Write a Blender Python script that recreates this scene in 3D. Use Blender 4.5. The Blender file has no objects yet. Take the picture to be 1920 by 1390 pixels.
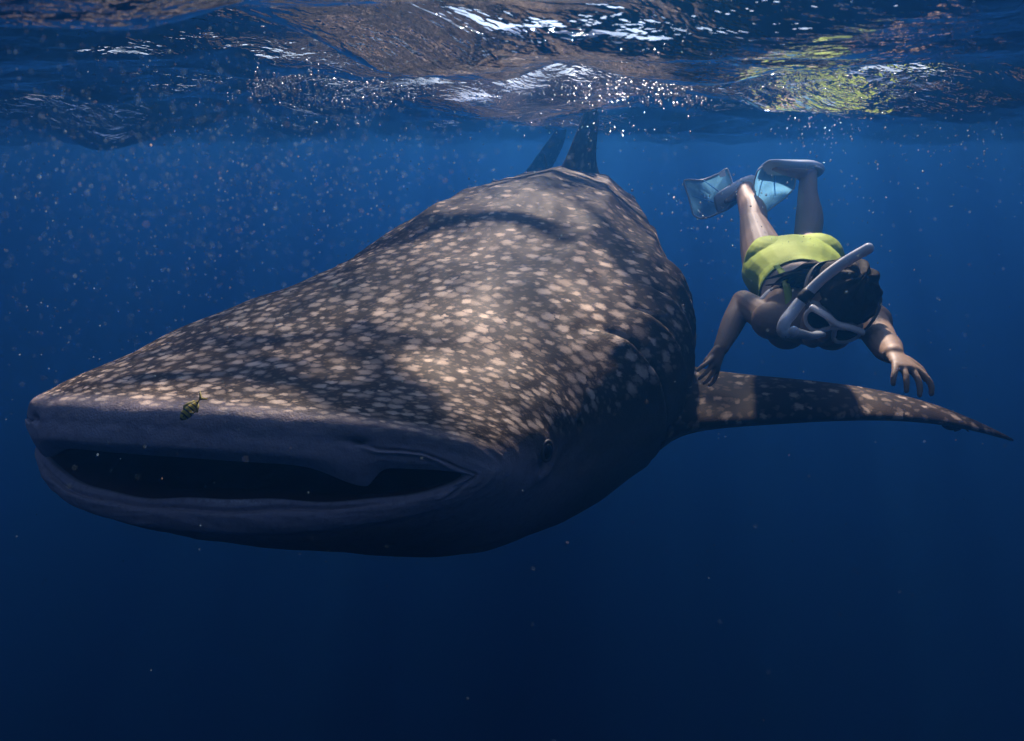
import bpy, bmesh, math, random
import numpy as np
from mathutils import Vector, Matrix

R = math.radians
sc = bpy.context.scene
col = sc.collection

# ------------------------------------------------------------------ camera, sky, sun, exposure
F_PX, PITCH = 1371.0, R(17.04)          # focal length in pixels of a 1920 px wide frame; camera looks 17 degrees down
cam_d = bpy.data.cameras.new('camera')
cam_d.sensor_fit = 'HORIZONTAL'
cam_d.sensor_width = 36.0
cam_d.lens = 36.0 * F_PX / 1920.0
cam_d.clip_start, cam_d.clip_end = 0.02, 1000.0
cam = bpy.data.objects.new('camera', cam_d)
col.objects.link(cam)
cam.location = (0, 0, 0)
cam.rotation_euler = (R(90) - PITCH, 0, 0)
sc.camera = cam
cam_d.dof.use_dof = True                # a small lens, focused on the shark: specks close to it blur
cam_d.dof.focus_distance = 2.0
cam_d.dof.aperture_fstop = 8.0

SUN_EL, SUN_AZ = R(45), R(6)           # azimuth from +Y towards +X: ahead of the camera
world = bpy.data.worlds.new('World')
sc.world = world
world.use_nodes = True
wn = world.node_tree.nodes
sky_n = wn.new('ShaderNodeTexSky')
sky_n.sky_type = 'NISHITA'
sky_n.sun_disc = False
sky_n.sun_elevation = SUN_EL
sky_n.sun_rotation = SUN_AZ
wn['Background'].inputs['Strength'].default_value = 0.13
world.node_tree.links.new(sky_n.outputs[0], wn['Background'].inputs['Color'])

sun_d = bpy.data.lights.new('sun', 'SUN')
sun_d.energy = 5.0
sun_d.angle = R(2.5)                    # the rippled surface spreads the beam a little
sun_d.color = (1.0, 0.87, 0.73)
sun = bpy.data.objects.new('sun', sun_d)
col.objects.link(sun)
sdir = Vector((math.sin(SUN_AZ) * math.cos(SUN_EL), math.cos(SUN_AZ) * math.cos(SUN_EL), math.sin(SUN_EL)))
sun.rotation_euler = (-sdir).to_track_quat('-Z', 'Y').to_euler()

sc.view_settings.view_transform = 'Standard'
sc.view_settings.look = 'None'
sc.view_settings.gamma = 1.0
sc.view_settings.exposure = 1.65
sc.render.engine = 'CYCLES'
cy = sc.cycles
cy.use_denoising = True
cy.max_bounces = 8
cy.diffuse_bounces = 2
cy.glossy_bounces = 4
cy.transmission_bounces = 4
cy.volume_bounces = 1
cy.transparent_max_bounces = 16
cy.sample_clamp_indirect = 4.0
cy.caustics_reflective = False
cy.caustics_refractive = False

# ------------------------------------------------------------------ helpers
def at(px, py, d):
    """point of the world seen at photo pixel (px, py), d metres deep along the view axis"""
    x = (px - 960.0) / F_PX * d; y = -(py - 695.0) / F_PX * d
    return Vector((x, d * math.cos(PITCH) + y * math.sin(PITCH), -d * math.sin(PITCH) + y * math.cos(PITCH)))

def tag(o, label=None, cat=None, group=None, kind=None):
    if label: o['label'] = label
    if cat: o['category'] = cat
    if group: o['group'] = group
    if kind: o['kind'] = kind
    return o

def mesh_obj(name, verts, faces, mats, parent=None, smooth=True, face_mat=None):
    me = bpy.data.meshes.new(name)
    me.from_pydata([tuple(v) for v in verts], [], [tuple(f) for f in faces])
    for m in (mats if isinstance(mats, (list, tuple)) else [mats]): me.materials.append(m)
    if smooth: me.polygons.foreach_set('use_smooth', [True] * len(me.polygons))
    if face_mat is not None: me.polygons.foreach_set('material_index', list(face_mat))
    me.update()
    o = bpy.data.objects.new(name, me)
    col.objects.link(o)
    if parent is not None: o.parent = parent
    return o

def empty(name, loc=(0, 0, 0)):
    o = bpy.data.objects.new(name, None)
    o.empty_display_size = 0.05
    o.location = loc
    col.objects.link(o)
    return o

def adopt(o, parent):
    """parent without moving"""
    o.parent = parent
    o.matrix_parent_inverse = Matrix.Translation(-Vector(parent.location))

class N:
    """small wrapper that makes node graphs short to write"""
    def __init__(self, name):
        self.m = bpy.data.materials.new(name); self.m.use_nodes = True
        self.t = self.m.node_tree; self.t.nodes.clear()
        self.out = self.t.nodes.new('ShaderNodeOutputMaterial')
    def n(self, typ, **kw):
        nd = self.t.nodes.new(typ)
        for k, v in kw.items():
            if k.startswith('_'): setattr(nd, k[1:], v)
        return nd
    def link(self, a, b): self.t.links.new(a, b)
    def set(self, sock, v):
        if hasattr(v, 'is_output') or isinstance(v, bpy.types.NodeSocket): self.link(v, sock)
        elif isinstance(v, (tuple, list)) and len(v) == 3 and sock.type == 'RGBA': sock.default_value = (*v, 1)
        else: sock.default_value = v
    def math(self, op, a, b=None, c=None, clamp=False):
        nd = self.n('ShaderNodeMath', _operation=op); nd.use_clamp = clamp
        for i, v in enumerate((a, b, c)):
            if v is not None: self.set(nd.inputs[i], v)
        return nd.outputs[0]
    def ramp(self, x, lo, hi, a=0.0, b=1.0, smooth=True):
        nd = self.n('ShaderNodeMapRange'); nd.interpolation_type = 'SMOOTHSTEP' if smooth else 'LINEAR'
        for i, v in enumerate((x, lo, hi, a, b)): self.set(nd.inputs[i], v)
        return nd.outputs[0]
    def mix(self, f, a, b, mode='MIX'):
        nd = self.n('ShaderNodeMix'); nd.data_type = 'RGBA'; nd.blend_type = mode
        self.set(nd.inputs[0], f); self.set(nd.inputs[6], a); self.set(nd.inputs[7], b)
        return nd.outputs[2]
    def attr(self, name, out='Fac'):
        nd = self.n('ShaderNodeAttribute'); nd.attribute_name = name; return nd.outputs[out]
    def coord(self, out='Object'):
        return self.n('ShaderNodeTexCoord').outputs[out]
    def scale(self, vec, s):
        nd = self.n('ShaderNodeVectorMath', _operation='MULTIPLY'); self.set(nd.inputs[0], vec); nd.inputs[1].default_value = s if isinstance(s, tuple) else (s,) * 3
        return nd.outputs[0]
    def noise(self, vec, scale, detail=3, rough=.5, out=0, dist=0.0):
        nd = self.n('ShaderNodeTexNoise')
        if vec is not None: self.link(vec, nd.inputs['Vector'])
        self.set(nd.inputs['Scale'], scale); nd.inputs['Detail'].default_value = detail; nd.inputs['Roughness'].default_value = rough
        nd.inputs['Distortion'].default_value = dist
        return nd.outputs[out]
    def voronoi(self, vec, scale, feature='F1', rnd=1.0, dims='3D'):
        nd = self.n('ShaderNodeTexVoronoi'); nd.voronoi_dimensions = dims; nd.feature = feature
        if vec is not None: self.link(vec, nd.inputs['Vector'])
        nd.inputs['Scale'].default_value = scale; nd.inputs['Randomness'].default_value = rnd
        return nd
    def bump(self, h, strength=.3, dist=.01, normal=None):
        nd = self.n('ShaderNodeBump'); self.link(h, nd.inputs['Height'])
        nd.inputs['Strength'].default_value = strength; nd.inputs['Distance'].default_value = dist
        if normal is not None: self.link(normal, nd.inputs['Normal'])
        return nd.outputs[0]
    def principled(self, **kw):
        nd = self.n('ShaderNodeBsdfPrincipled')
        for k, v in kw.items(): self.set(nd.inputs[k.replace('_', ' ')], v)
        return nd.outputs[0]
    def surf(self, s): self.link(s, self.out.inputs['Surface']); return self.m

# ------------------------------------------------------------------ the setting: sea floor, water surface, the water itself
SURF_Z = 0.20
def seabed_material():
    k = N('seabed_sand'); c = k.coord()
    n1 = k.noise(c, .15, 6, .6)
    s = k.principled(Base_Color=k.mix(n1, (.10, .095, .08), (.22, .20, .16)), Roughness=.95, Normal=k.bump(k.noise(c, 2.0, 4), .4, .1))
    return k.surf(s)
def build_seabed():
    n = 60; L = 180.0
    rnd = np.random.default_rng(3)
    xs = np.linspace(-L, L, n); X, Y = np.meshgrid(xs, xs, indexing='ij')
    Z = -30 + .8 * np.sin(X * .05 + 1) * np.cos(Y * .043) + .3 * rnd.standard_normal(X.shape)
    v = np.stack([X, Y, Z], -1).reshape(-1, 3)
    idx = np.arange(n * n).reshape(n, n)
    f = np.stack([idx[:-1, :-1], idx[1:, :-1], idx[1:, 1:], idx[:-1, 1:]], -1).reshape(-1, 4)
    tag(mesh_obj('seabed', v, f, seabed_material()), kind='structure')
build_seabed()

def wave_height(x, y):
    rnd = np.random.default_rng(11)
    z = np.zeros_like(x)
    for i in range(46):
        lam = 3.2 * (0.16 / 3.2) ** (i / 45.0)
        a = rnd.normal(0.25, .55)                       # mostly running towards or away from the camera
        amp = .0115 * lam ** .95 * rnd.uniform(.6, 1.3)
        kx, ky = math.sin(a) * 2 * math.pi / lam, math.cos(a) * 2 * math.pi / lam
        ph = kx * x + ky * y + rnd.uniform(0, 6.28)
        z += amp * (np.sin(ph) + .22 * np.cos(2 * ph))
    return z
def water_material():
    k = N('rippled_water'); c = k.coord()
    cs = k.scale(c, (.8, 1.5, 1.0))
    h = k.math('ADD', k.noise(cs, 7.0, 4, .55, dist=.6), k.math('MULTIPLY', k.noise(cs, 26.0, 3, .5), .28))
    # ripples made steeper in patches, added to bring out white glints
    def patch(x, y, rx, ry):
        sb = k.n('ShaderNodeVectorMath', _operation='SUBTRACT'); k.link(c, sb.inputs[0]); sb.inputs[1].default_value = (x, y, SURF_Z)
        ln = k.n('ShaderNodeVectorMath', _operation='LENGTH'); k.link(k.scale(sb.outputs[0], (1 / rx, 1 / ry, 0)), ln.inputs[0])
        return k.ramp(ln.outputs['Value'], 1.0, .15)
    chop = 0.0
    for x, y, rx, ry, a in ((.52, 2.15, .34, .42, 1.0), (.20, 2.5, .45, .35, .55), (.85, 2.25, .45, .45, .7), (-.72, 3.2, .55, .70, 1.0), (1.5, 2.6, .6, .5, .6), (-.95, 2.4, .3, .25, .6)):
        chop = k.math('MULTIPLY_ADD', patch(x, y, rx, ry), a, chop)
    nb = k.n('ShaderNodeBump'); k.link(h, nb.inputs['Height']); nb.inputs['Distance'].default_value = .06
    k.link(k.math('MULTIPLY_ADD', k.math('MINIMUM', chop, 1.0), .60, .36), nb.inputs['Strength'])
    nrm = nb.outputs[0]
    fr = k.n('ShaderNodeFresnel'); fr.inputs['IOR'].default_value = 1.333; k.link(nrm, fr.inputs['Normal'])
    # caustic light painted into the transmission colour: bright bands and broad patches
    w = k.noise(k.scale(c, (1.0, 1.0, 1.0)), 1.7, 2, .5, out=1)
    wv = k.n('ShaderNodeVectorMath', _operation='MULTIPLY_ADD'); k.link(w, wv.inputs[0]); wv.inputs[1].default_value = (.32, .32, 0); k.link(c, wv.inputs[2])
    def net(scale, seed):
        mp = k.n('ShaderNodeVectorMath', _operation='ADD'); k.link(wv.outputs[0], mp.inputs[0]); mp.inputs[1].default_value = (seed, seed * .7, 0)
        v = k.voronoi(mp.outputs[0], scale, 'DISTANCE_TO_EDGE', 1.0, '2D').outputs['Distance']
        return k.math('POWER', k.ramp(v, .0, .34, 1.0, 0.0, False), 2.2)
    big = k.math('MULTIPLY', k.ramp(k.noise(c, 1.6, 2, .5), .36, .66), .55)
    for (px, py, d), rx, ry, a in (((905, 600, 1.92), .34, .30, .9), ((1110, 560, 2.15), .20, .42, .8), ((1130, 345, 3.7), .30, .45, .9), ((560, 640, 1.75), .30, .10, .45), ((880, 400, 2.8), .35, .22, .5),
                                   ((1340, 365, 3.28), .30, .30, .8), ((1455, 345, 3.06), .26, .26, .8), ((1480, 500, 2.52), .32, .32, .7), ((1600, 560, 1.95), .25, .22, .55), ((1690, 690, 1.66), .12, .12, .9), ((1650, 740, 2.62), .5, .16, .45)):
        p = at(px, py, d); p = p + sdir * ((SURF_Z - p.z) / sdir.z)      # painted bright areas, placed up the sun's path from spots to be lit
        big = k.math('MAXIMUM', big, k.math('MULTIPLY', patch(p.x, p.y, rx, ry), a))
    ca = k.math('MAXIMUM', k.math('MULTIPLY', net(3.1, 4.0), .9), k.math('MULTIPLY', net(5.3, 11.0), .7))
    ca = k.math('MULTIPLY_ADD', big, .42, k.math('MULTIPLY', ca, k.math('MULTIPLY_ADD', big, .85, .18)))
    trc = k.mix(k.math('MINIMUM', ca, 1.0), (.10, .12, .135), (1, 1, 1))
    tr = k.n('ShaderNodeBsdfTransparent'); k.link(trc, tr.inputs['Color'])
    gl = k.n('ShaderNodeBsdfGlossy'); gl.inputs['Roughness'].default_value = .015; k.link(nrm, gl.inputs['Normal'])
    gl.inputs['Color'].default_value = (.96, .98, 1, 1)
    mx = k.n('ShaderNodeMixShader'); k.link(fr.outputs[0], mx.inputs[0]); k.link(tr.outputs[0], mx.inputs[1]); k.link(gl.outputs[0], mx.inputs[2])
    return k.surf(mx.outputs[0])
def build_surface():
    def axis(n, near, far):
        q = np.linspace(-1, 1, n); a = 5.2
        return np.sinh(a * q) / math.sinh(a) * far
    xs = axis(520, .02, 170.0)
    q = np.linspace(0, 1, 620)
    ys = np.concatenate([np.linspace(-170, -6, 30), np.linspace(-5, 0.6, 80), 0.66 + (np.sinh(5.6 * q) / math.sinh(5.6)) * 169])
    X, Y = np.meshgrid(xs, ys, indexing='ij')
    r = np.hypot(X, Y)
    Z = SURF_Z + wave_height(X, Y) * np.clip(1.25 - r / 40, .0, 1)
    v = np.stack([X, Y, Z], -1).reshape(-1, 3)
    a, b = X.shape
    idx = np.arange(a * b).reshape(a, b)
    f = np.stack([idx[:-1, :-1], idx[1:, :-1], idx[1:, 1:], idx[:-1, 1:]], -1).reshape(-1, 4)
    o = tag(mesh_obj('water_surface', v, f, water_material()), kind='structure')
    return o
water_surface = build_surface()

def build_water_body():
    k = N('sea_water')
    pv = k.n('ShaderNodeVolumePrincipled')
    pv.inputs['Density'].default_value = 0.13
    pv.inputs['Color'].default_value = (.036, .265, .76, 1)
    pv.inputs['Absorption Color'].default_value = (.10, .06, .42, 1)
    pv.inputs['Anisotropy'].default_value = 0.83
    pv.inputs['Density Attribute'].default_value = ''
    pv.inputs['Temperature Attribute'].default_value = ''
    k.link(pv.outputs[0], k.out.inputs['Volume'])
    x, z0, z1 = 165.0, -34.0, SURF_Z + .4
    v = [(sx * x, sy * x, z) for z in (z0, z1) for sx, sy in ((-1, -1), (1, -1), (1, 1), (-1, 1))]
    f = [(3, 2, 1, 0), (4, 5, 6, 7), (0, 1, 5, 4), (1, 2, 6, 5), (2, 3, 7, 6), (3, 0, 4, 7)]
    tag(mesh_obj('haze', v, f, k.m, smooth=False), kind='stuff')
build_water_body()

# ------------------------------------------------------------------ the whale shark
def hermite(xs, ys, q):
    xs = np.asarray(xs, float); ys = np.asarray(ys, float); q = np.clip(np.asarray(q, float), xs[0], xs[-1])
    h = np.diff(xs); dlt = np.diff(ys) / h
    m = np.zeros_like(ys)
    for i in range(1, len(xs) - 1):
        if dlt[i - 1] * dlt[i] > 0:
            w1 = 2 * h[i] + h[i - 1]; w2 = h[i] + 2 * h[i - 1]
            m[i] = (w1 + w2) / (w1 / dlt[i - 1] + w2 / dlt[i])
    m[0], m[-1] = dlt[0], dlt[-1]
    k = np.clip(np.searchsorted(xs, q, side='right') - 1, 0, len(h) - 1)
    t = (q - xs[k]) / h[k]
    return ((2*t**3 - 3*t**2 + 1) * ys[k] + (t**3 - 2*t**2 + t) * h[k] * m[k]
            + (-2*t**3 + 3*t**2) * ys[k + 1] + (t**3 - t**2) * h[k] * m[k + 1])
def smooth01(x, lo, hi):
    t = np.clip((x - lo) / (hi - lo), 0, 1); return t * t * (3 - 2 * t)

SNOUT = np.array([-0.690, 1.314, -0.631])
YAW = ([0, .5, 1.0, 1.6, 2.4, 3.4, 4.4, 5.4, 6.6], [9.9, 23.5, 33.0, 20.2, 10.2, 4.8, -9.0, -29.0, -36.0])
RISE = ([0, .6, 1.2, 2.0, 3.0, 4.0, 5.0, 6.6], [-8.0, -3.05, -.1, 4.0, 6.9, 4.2, 3.5, 5.0])
_ss = np.linspace(0, 6.8, 1361)
_yw = np.radians(hermite(*YAW, _ss)); _rs = np.radians(hermite(*RISE, _ss))
_dir = np.stack([np.sin(_yw) * np.cos(_rs), np.cos(_yw) * np.cos(_rs), np.sin(_rs)], -1)
_pos = np.concatenate([[[0, 0, 0]], np.cumsum((_dir[1:] + _dir[:-1]) / 2 * (_ss[1] - _ss[0]), 0)]) + SNOUT
def frame(s):
    """centre, backward axis, shark's-left axis and up axis of the spine at s metres from the snout"""
    s = np.asarray(s, float)
    c = np.stack([np.interp(s, _ss, _pos[:, i]) for i in range(3)], -1) + np.minimum(s, 0)[..., None] * _dir[0]
    b = np.stack([np.interp(s, _ss, _dir[:, i]) for i in range(3)], -1)
    b /= np.linalg.norm(b, axis=-1, keepdims=True)
    l = np.stack([b[..., 1], -b[..., 0], 0 * b[..., 0]], -1); l /= np.linalg.norm(l, axis=-1, keepdims=True)
    u = np.cross(l, b)
    r = np.radians(np.interp(s, [.3, 2.4], [-.83, 2.25]))
    cr, sr = np.cos(r)[..., None], np.sin(r)[..., None]
    return c, b, l * cr - u * sr, u * cr + l * sr
T_  = [0,    .06,  .14,  .24,  .36,  .5,   .7,   .95,  1.25, 1.6,  2.0,  2.4,  2.8,  3.2,  3.7,  4.2,  4.7,  5.2, 5.6]
A_  = [.565, .592, .611, .625, .642, .658, .685, .708, .727, .692, .626, .560, .529, .498, .425, .316, .208, .119, .060]
UT_ = [.035, .004, .012, .055, .150, .330, .560, .860, 1.22, 1.6,  2.0,  2.4,  2.8,  3.2,  3.7,  4.2,  4.7,  5.2, 5.6]
ZT_ = [.040, .073, .112, .147, .171, .192, .241, .306, .388, .474, .525, .520, .478, .433, .340, .255, .179, .119, .085]
UB_ = [.052, .034, .044, .092, .185, .350, .580, .870, 1.22, 1.6,  2.0,  2.4,  2.8,  3.2,  3.7,  4.2,  4.7,  5.2, 5.6]
ZB_ = [.055, .082, .116, .151, .204, .275, .373, .455, .519, .552, .516, .482, .443, .395, .320, .250, .170, .100, .080]
US_ = [.238, .255, .286, .332, .404, .501, .659, .902, 1.25, 1.6,  2.0,  2.4,  2.8,  3.2,  3.7,  4.2,  4.7,  5.2, 5.6]
NS_ = [1.9,  1.9,  2.0,  2.15, 2.3,  2.4,  2.4,  2.35, 2.25, 2.15, 2.05, 2.0,  2.0,  2.0,  2.0,  2.0,  2.0,  2.0, 2.0]
def body_local(t, th):
    """(back, to the shark's left, up) of the smooth body at loft t and angle th (0 = back, pi/2 = left flank)"""
    a = hermite(T_, A_, t); n = hermite(T_, NS_, t)
    ut, zt = hermite(T_, UT_, t), hermite(T_, ZT_, t)
    ub, zb = hermite(T_, UB_, t), hermite(T_, ZB_, t)
    us = hermite(T_, US_, t)
    S, C = np.sin(th), np.cos(th)
    lat = a * np.sign(S) * np.abs(S) ** (2 / n)
    z = np.where(C >= 0, zt, zb) * np.sign(C) * np.abs(C) ** (2 / n)
    w = (np.abs(lat) / a) ** 2.6
    u = np.where(C >= 0, ut, ub) * (1 - w) + us * w
    return u, lat, z
def to_world(u, lat, z):
    c, b, l, up = frame(u)
    return c + lat[..., None] * l + z[..., None] * up
def grid_faces(a, b, wrap):
    idx = np.arange(a * b).reshape(a, b)
    if wrap: idx = np.concatenate([idx, idx[:, :1]], 1)
    return np.stack([idx[:-1, :-1], idx[1:, :-1], idx[1:, 1:], idx[:-1, 1:]], -1).reshape(-1, 4)
def grid_normals(W):
    """outward normals of a closed ring grid (rings x angle)"""
    dt = np.gradient(W, axis=0)
    dh = np.roll(W, -1, 1) - np.roll(W, 1, 1)
    n = np.cross(dh, dt); n /= np.linalg.norm(n, axis=-1, keepdims=True) + 1e-12
    return n
def value_noise(p, seed):
    """smooth 2-D lattice noise in -1..1"""
    r = np.random.default_rng(seed); tab = r.uniform(-1, 1, (64, 64))
    i = np.floor(p).astype(int); f = p - i; f = f * f * (3 - 2 * f)
    g = lambda a, b: tab[a % 64, b % 64]
    x0, y0 = i[..., 0], i[..., 1]
    return ((g(x0, y0) * (1 - f[..., 0]) + g(x0 + 1, y0) * f[..., 0]) * (1 - f[..., 1])
            + (g(x0, y0 + 1) * (1 - f[..., 0]) + g(x0 + 1, y0 + 1) * f[..., 0]) * f[..., 1])
DEG = math.degrees
def bell(x, w): return np.exp(-(x / w) ** 2)
def seg_dist(p, pts):
    """distance of points p (.., 2) to a polyline, and the side (+ is left of its direction)"""
    best = np.full(p.shape[:-1], 1e9); side = np.zeros(p.shape[:-1]); along = np.zeros(p.shape[:-1])
    pts = np.asarray(pts, float); n = len(pts) - 1
    for i in range(n):
        a, b = pts[i], pts[i + 1]; ab = b - a
        q = np.clip(((p - a) @ ab) / (ab @ ab), 0, 1)
        d = p - (a + q[..., None] * ab)
        r = np.linalg.norm(d, axis=-1); m = r < best
        best = np.where(m, r, best); side = np.where(m, np.sign(ab[0] * d[..., 1] - ab[1] * d[..., 0]), side)
        along = np.where(m, (i + q) / n, along)
    return best, side, along

def build_shark_body():
    t = np.concatenate([np.linspace(0, .5, 150, endpoint=False), np.linspace(.5, 2.3, 240, endpoint=False), np.linspace(2.3, 5.6, 150)])
    q = np.linspace(0, 2 * np.pi, 440, endpoint=False)
    th = q - .10 * np.sin(2 * q)  * -1 * -1
    T, H = np.meshgrid(t, th, indexing='ij')
    u, lat, z = body_local(T, H)
    Hd = (np.degrees(H) + 180) % 360 - 180              # -180..180, + is the shark's left
    aH = np.abs(Hd)
    # --- lip shape: the upper lip hangs in a lobe beside each nostril, sags a little in the middle
    lipw = np.exp(-(T / .05) ** 2)
    for sgn in (1, -1):
        d = lat - sgn * NOSE_LAT
        z = z - lipw * np.where(aH < 90, 1, 0) * .040 * np.where(d * sgn > 0, bell(d, .022), bell(d, .075))
    z = z + lipw * np.where(aH > 90, 1, 0) * (.007 * np.sin(lat * 11) + .002 * np.sin(lat * 33 + 1))
    W = to_world(u, lat, z)
    nrm = grid_normals(W)
    # arc length around each ring from the middle of the back
    seg = np.linalg.norm(np.diff(np.concatenate([W, W[:, :1]], 1), axis=1), axis=-1)
    half = np.concatenate([np.zeros((len(t), 1)), np.cumsum(seg, 1)], 1)[:, :-1]
    total = seg.sum(1, keepdims=True)
    arc = np.where(half > total / 2, half - total, half)
    disp = np.zeros_like(T)
    # --- long ridges down the back and flanks
    for ang, hgt, t0 in ((0, .016, 1.1), (27, .020, 1.0), (-27, .020, 1.0), (50, .024, 1.15), (-50, .024, 1.15), (74, .018, 1.5), (-74, .018, 1.5)):
        dd = (Hd - ang) * np.pi / 180 * .55
        dd = dd + .012 * np.sin(T * 5 + ang)
        disp += .75 * hgt * smooth01(T, t0, t0 + .7) * (1 - smooth01(T, 4.2, 5.2)) * np.exp(-(np.sqrt(dd ** 2 + .012 ** 2) - .012) / .040)
    # --- gill flaps: each swells backwards and drops into its slit
    for k in range(5):
        tk = 1.18 + .155 * k
        ctr, ext = 90, 34
        lean = tk + .0022 * (aH - ctr)
        d = T - lean
        win = smooth01(aH, ctr - ext - 8, ctr - ext + 8) * (1 - smooth01(aH, ctr + ext - 28, ctr + ext + 6))
        disp += win * (.034 * np.where(d < 0, np.exp(d / .070), np.exp(-(d / .018) ** 2)) - .020 * bell(d - .03, .018))
    # --- a fold across the back behind the shoulder, and slack skin
    d = T - (2.06 + .0016 * aH)
    disp += (1 - smooth01(aH, 40, 85)) * (.024 * np.where(d < 0, np.exp(d / .13), np.exp(-(d / .03) ** 2)) - .026 * bell(d - .06, .05)) * (1 + .5 * np.sin(arc * 6 + 1))
    P2 = np.stack([T * 3, arc * 3], -1)
    disp += smooth01(T, .25, .8) * (.010 * value_noise(P2, 1) + .005 * value_noise(P2 * 2.7 + 9, 2) + .0022 * value_noise(P2 * np.array([5, 9]) + 3, 4))
    disp += (1 - smooth01(T, .25, .8)) * (.0016 * value_noise(P2 * 5, 6) + .0010 * value_noise(P2 * 12, 7)) * smooth01(T, .01, .05)
    # --- crease behind the lower lip, brow shelf above the upper lip
    low = smooth01(aH, 100, 125)
    disp -= low * .012 * bell(T - (.030 + .006 * np.sin(lat * 15)), .008) * (1 - smooth01(np.abs(lat), .33, .45))
    disp += (1 - smooth01(aH, 60, 85)) * .010 * bell(T - .20, .05)
    disp -= smooth01(aH, 110, 140) * .006 * bell(T - .20, .04)
    # --- features of the face, as (t, arc) marks on the left and mirrored on the right
    Q = np.stack([T, np.abs(arc)], -1)
    for pts, depth, wdt in FURROWS:
        dist, side, al = seg_dist(Q, pts)
        taper = np.sin(np.pi * np.clip(al, .06, .94)) ** .5
        disp -= depth * taper * bell(dist, wdt) * (aH < 120)
        disp += depth * .8 * np.where(Hd > 0, 1, .2) * taper * bell(dist - wdt * 2.2, wdt * 1.5) * (side > 0) * (aH < 120)
    for (ft, fa), depth, wdt in PITS:
        disp -= depth * bell(np.hypot((T - ft), np.abs(arc) - fa), wdt)
    W = W + nrm * disp[..., None]
    # mouth cavity: rings that go back inside from the lip edge
    inner = []
    for j, (back, grow) in enumerate(((.006, .985), (.02, .98), (.05, 1.0), (.10, 1.06), (.18, 1.12), (.30, 1.1), (.45, .95), (.62, .6), (.72, .2))):
        uu, ll, zz = u[0] + back, lat[0] * min(grow, 1.0) * (.985 if j else .992) * (1 - max(0, back - .2) * .8), z[0] * grow
        zz = zz * (1 + 1.2 * smooth01(np.array(back), .05, .3))
        inner.append(to_world(uu, ll, zz))
    cav = np.array(inner)[::-1]
    full = np.concatenate([cav, W], 0)
    nr, na = full.shape[:2]
    faces = grid_faces(nr, na, True)
    fm = np.zeros((nr - 1, na), int); fm[:len(cav) - 1] = 1
    # caps
    verts = full.reshape(-1, 3)
    end_a, end_b = len(verts), len(verts) + 1
    verts = np.concatenate([verts, [cav[0].mean(0)], [W[-1].mean(0)]])
    fl = [tuple(int(i) for i in f) for f in faces]
    mats = list(fm.reshape(-1))
    for j in range(na):
        fl.append((end_a, j, (j + 1) % na)); mats.append(1)
        b0 = (nr - 1) * na
        fl.append((end_b, b0 + (j + 1) % na, b0 + j)); mats.append(0)
    # spot chart: distances counted in spot spacings
    sp = hermite([0, .5, .9, 1.3, 1.8, 2.4, 5.6], [.032, .035, .040, .052, .080, .108, .14], t)
    U = np.concatenate([[0], np.cumsum(np.diff(t) / ((sp[1:] + sp[:-1]) / 2))])
    chart = np.stack([np.broadcast_to(U[:, None], T.shape), arc / np.broadcast_to(sp[:, None], T.shape), T * 0], -1)
    lim = hermite([0, .2, .4, .7, 1.0, 1.4, 2.0, 5.6], [66, 70, 76, 84, 86, 84, 100, 105], T)
    spots = smooth01(T, .15, .24) * (1 - smooth01(aH, lim - 9, lim + 3))
    tone = (1 - smooth01(aH, lim - 6, lim + 22)) * smooth01(T, .10, .30)
    head = 1 - smooth01(T, .9, 1.9)
    face = (1 - smooth01(T, .4, 1.1)) * (1 - smooth01(aH, 110, 150) * smooth01(T, .10, .30))
    scar = bell(lat - .13, .085) * bell(T - .006, .010) * (aH > 100) + .5 * bell(lat - .45, .03) * bell(T - .05, .015) * (aH > 95)
    pad = lambda a: np.concatenate([np.zeros((len(cav),) + a.shape[1:]), a], 0).reshape((-1,) + a.shape[2:])
    ext = lambda a: np.concatenate([a, a[:2] * 0], 0)
    return verts, fl, mats, dict(chart=ext(pad(chart)), spots=ext(pad(spots)), tone=ext(pad(tone)), head=ext(pad(head)), face=ext(pad(face)), scar=ext(pad(scar)))

# marks on the face as (loft t, arc length from the middle of the back)
NOSE_LAT = .385
FURROWS = [([(.128, .395), (.105, .43), (.112, .48), (.112, .52), (.085, .56), (.045, .60), (.030, .655)], .012, .006),
           ([(.030, .665), (.09, .749), (.11, .80)], .006, .007),
           ([(.505, .765), (.53, .785), (.575, .785), (.615, .76)], .010, .012)]
PITS = [((.132, .392), .028, .012), ((.128, .380), .010, .020), ((.803, .775), .022, .012), ((.54, .733), -.012, .045)]

def fin_grid(root, span_dir, chord_dir, up_dir, span, prof, nspan=46, nch=40):
    """a fin as a loft of aerofoil sections; prof(v) -> (sweep along chord, droop along up, chord, thickness, lift shift)"""
    V = []
    for v in np.linspace(0, 1, nspan):
        sweep, droop, chord, thick = prof(v)
        a = np.linspace(0, 2 * np.pi, nch, endpoint=False)
        x = .5 - .5 * np.cos(a)                          # 0 leading .. 1 trailing
        yt = thick * (1.55 * np.sqrt(np.clip(x, 0, 1)) * (1 - x) ** .9 + .02) * np.sign(np.sin(a) + 1e-9)
        c = np.asarray(root) + span_dir * (span * v) + chord_dir * sweep + up_dir * droop
        V.append(c + chord_dir * ((x - .0) * chord)[:, None] + up_dir * yt[:, None])
    return np.array(V)

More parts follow.
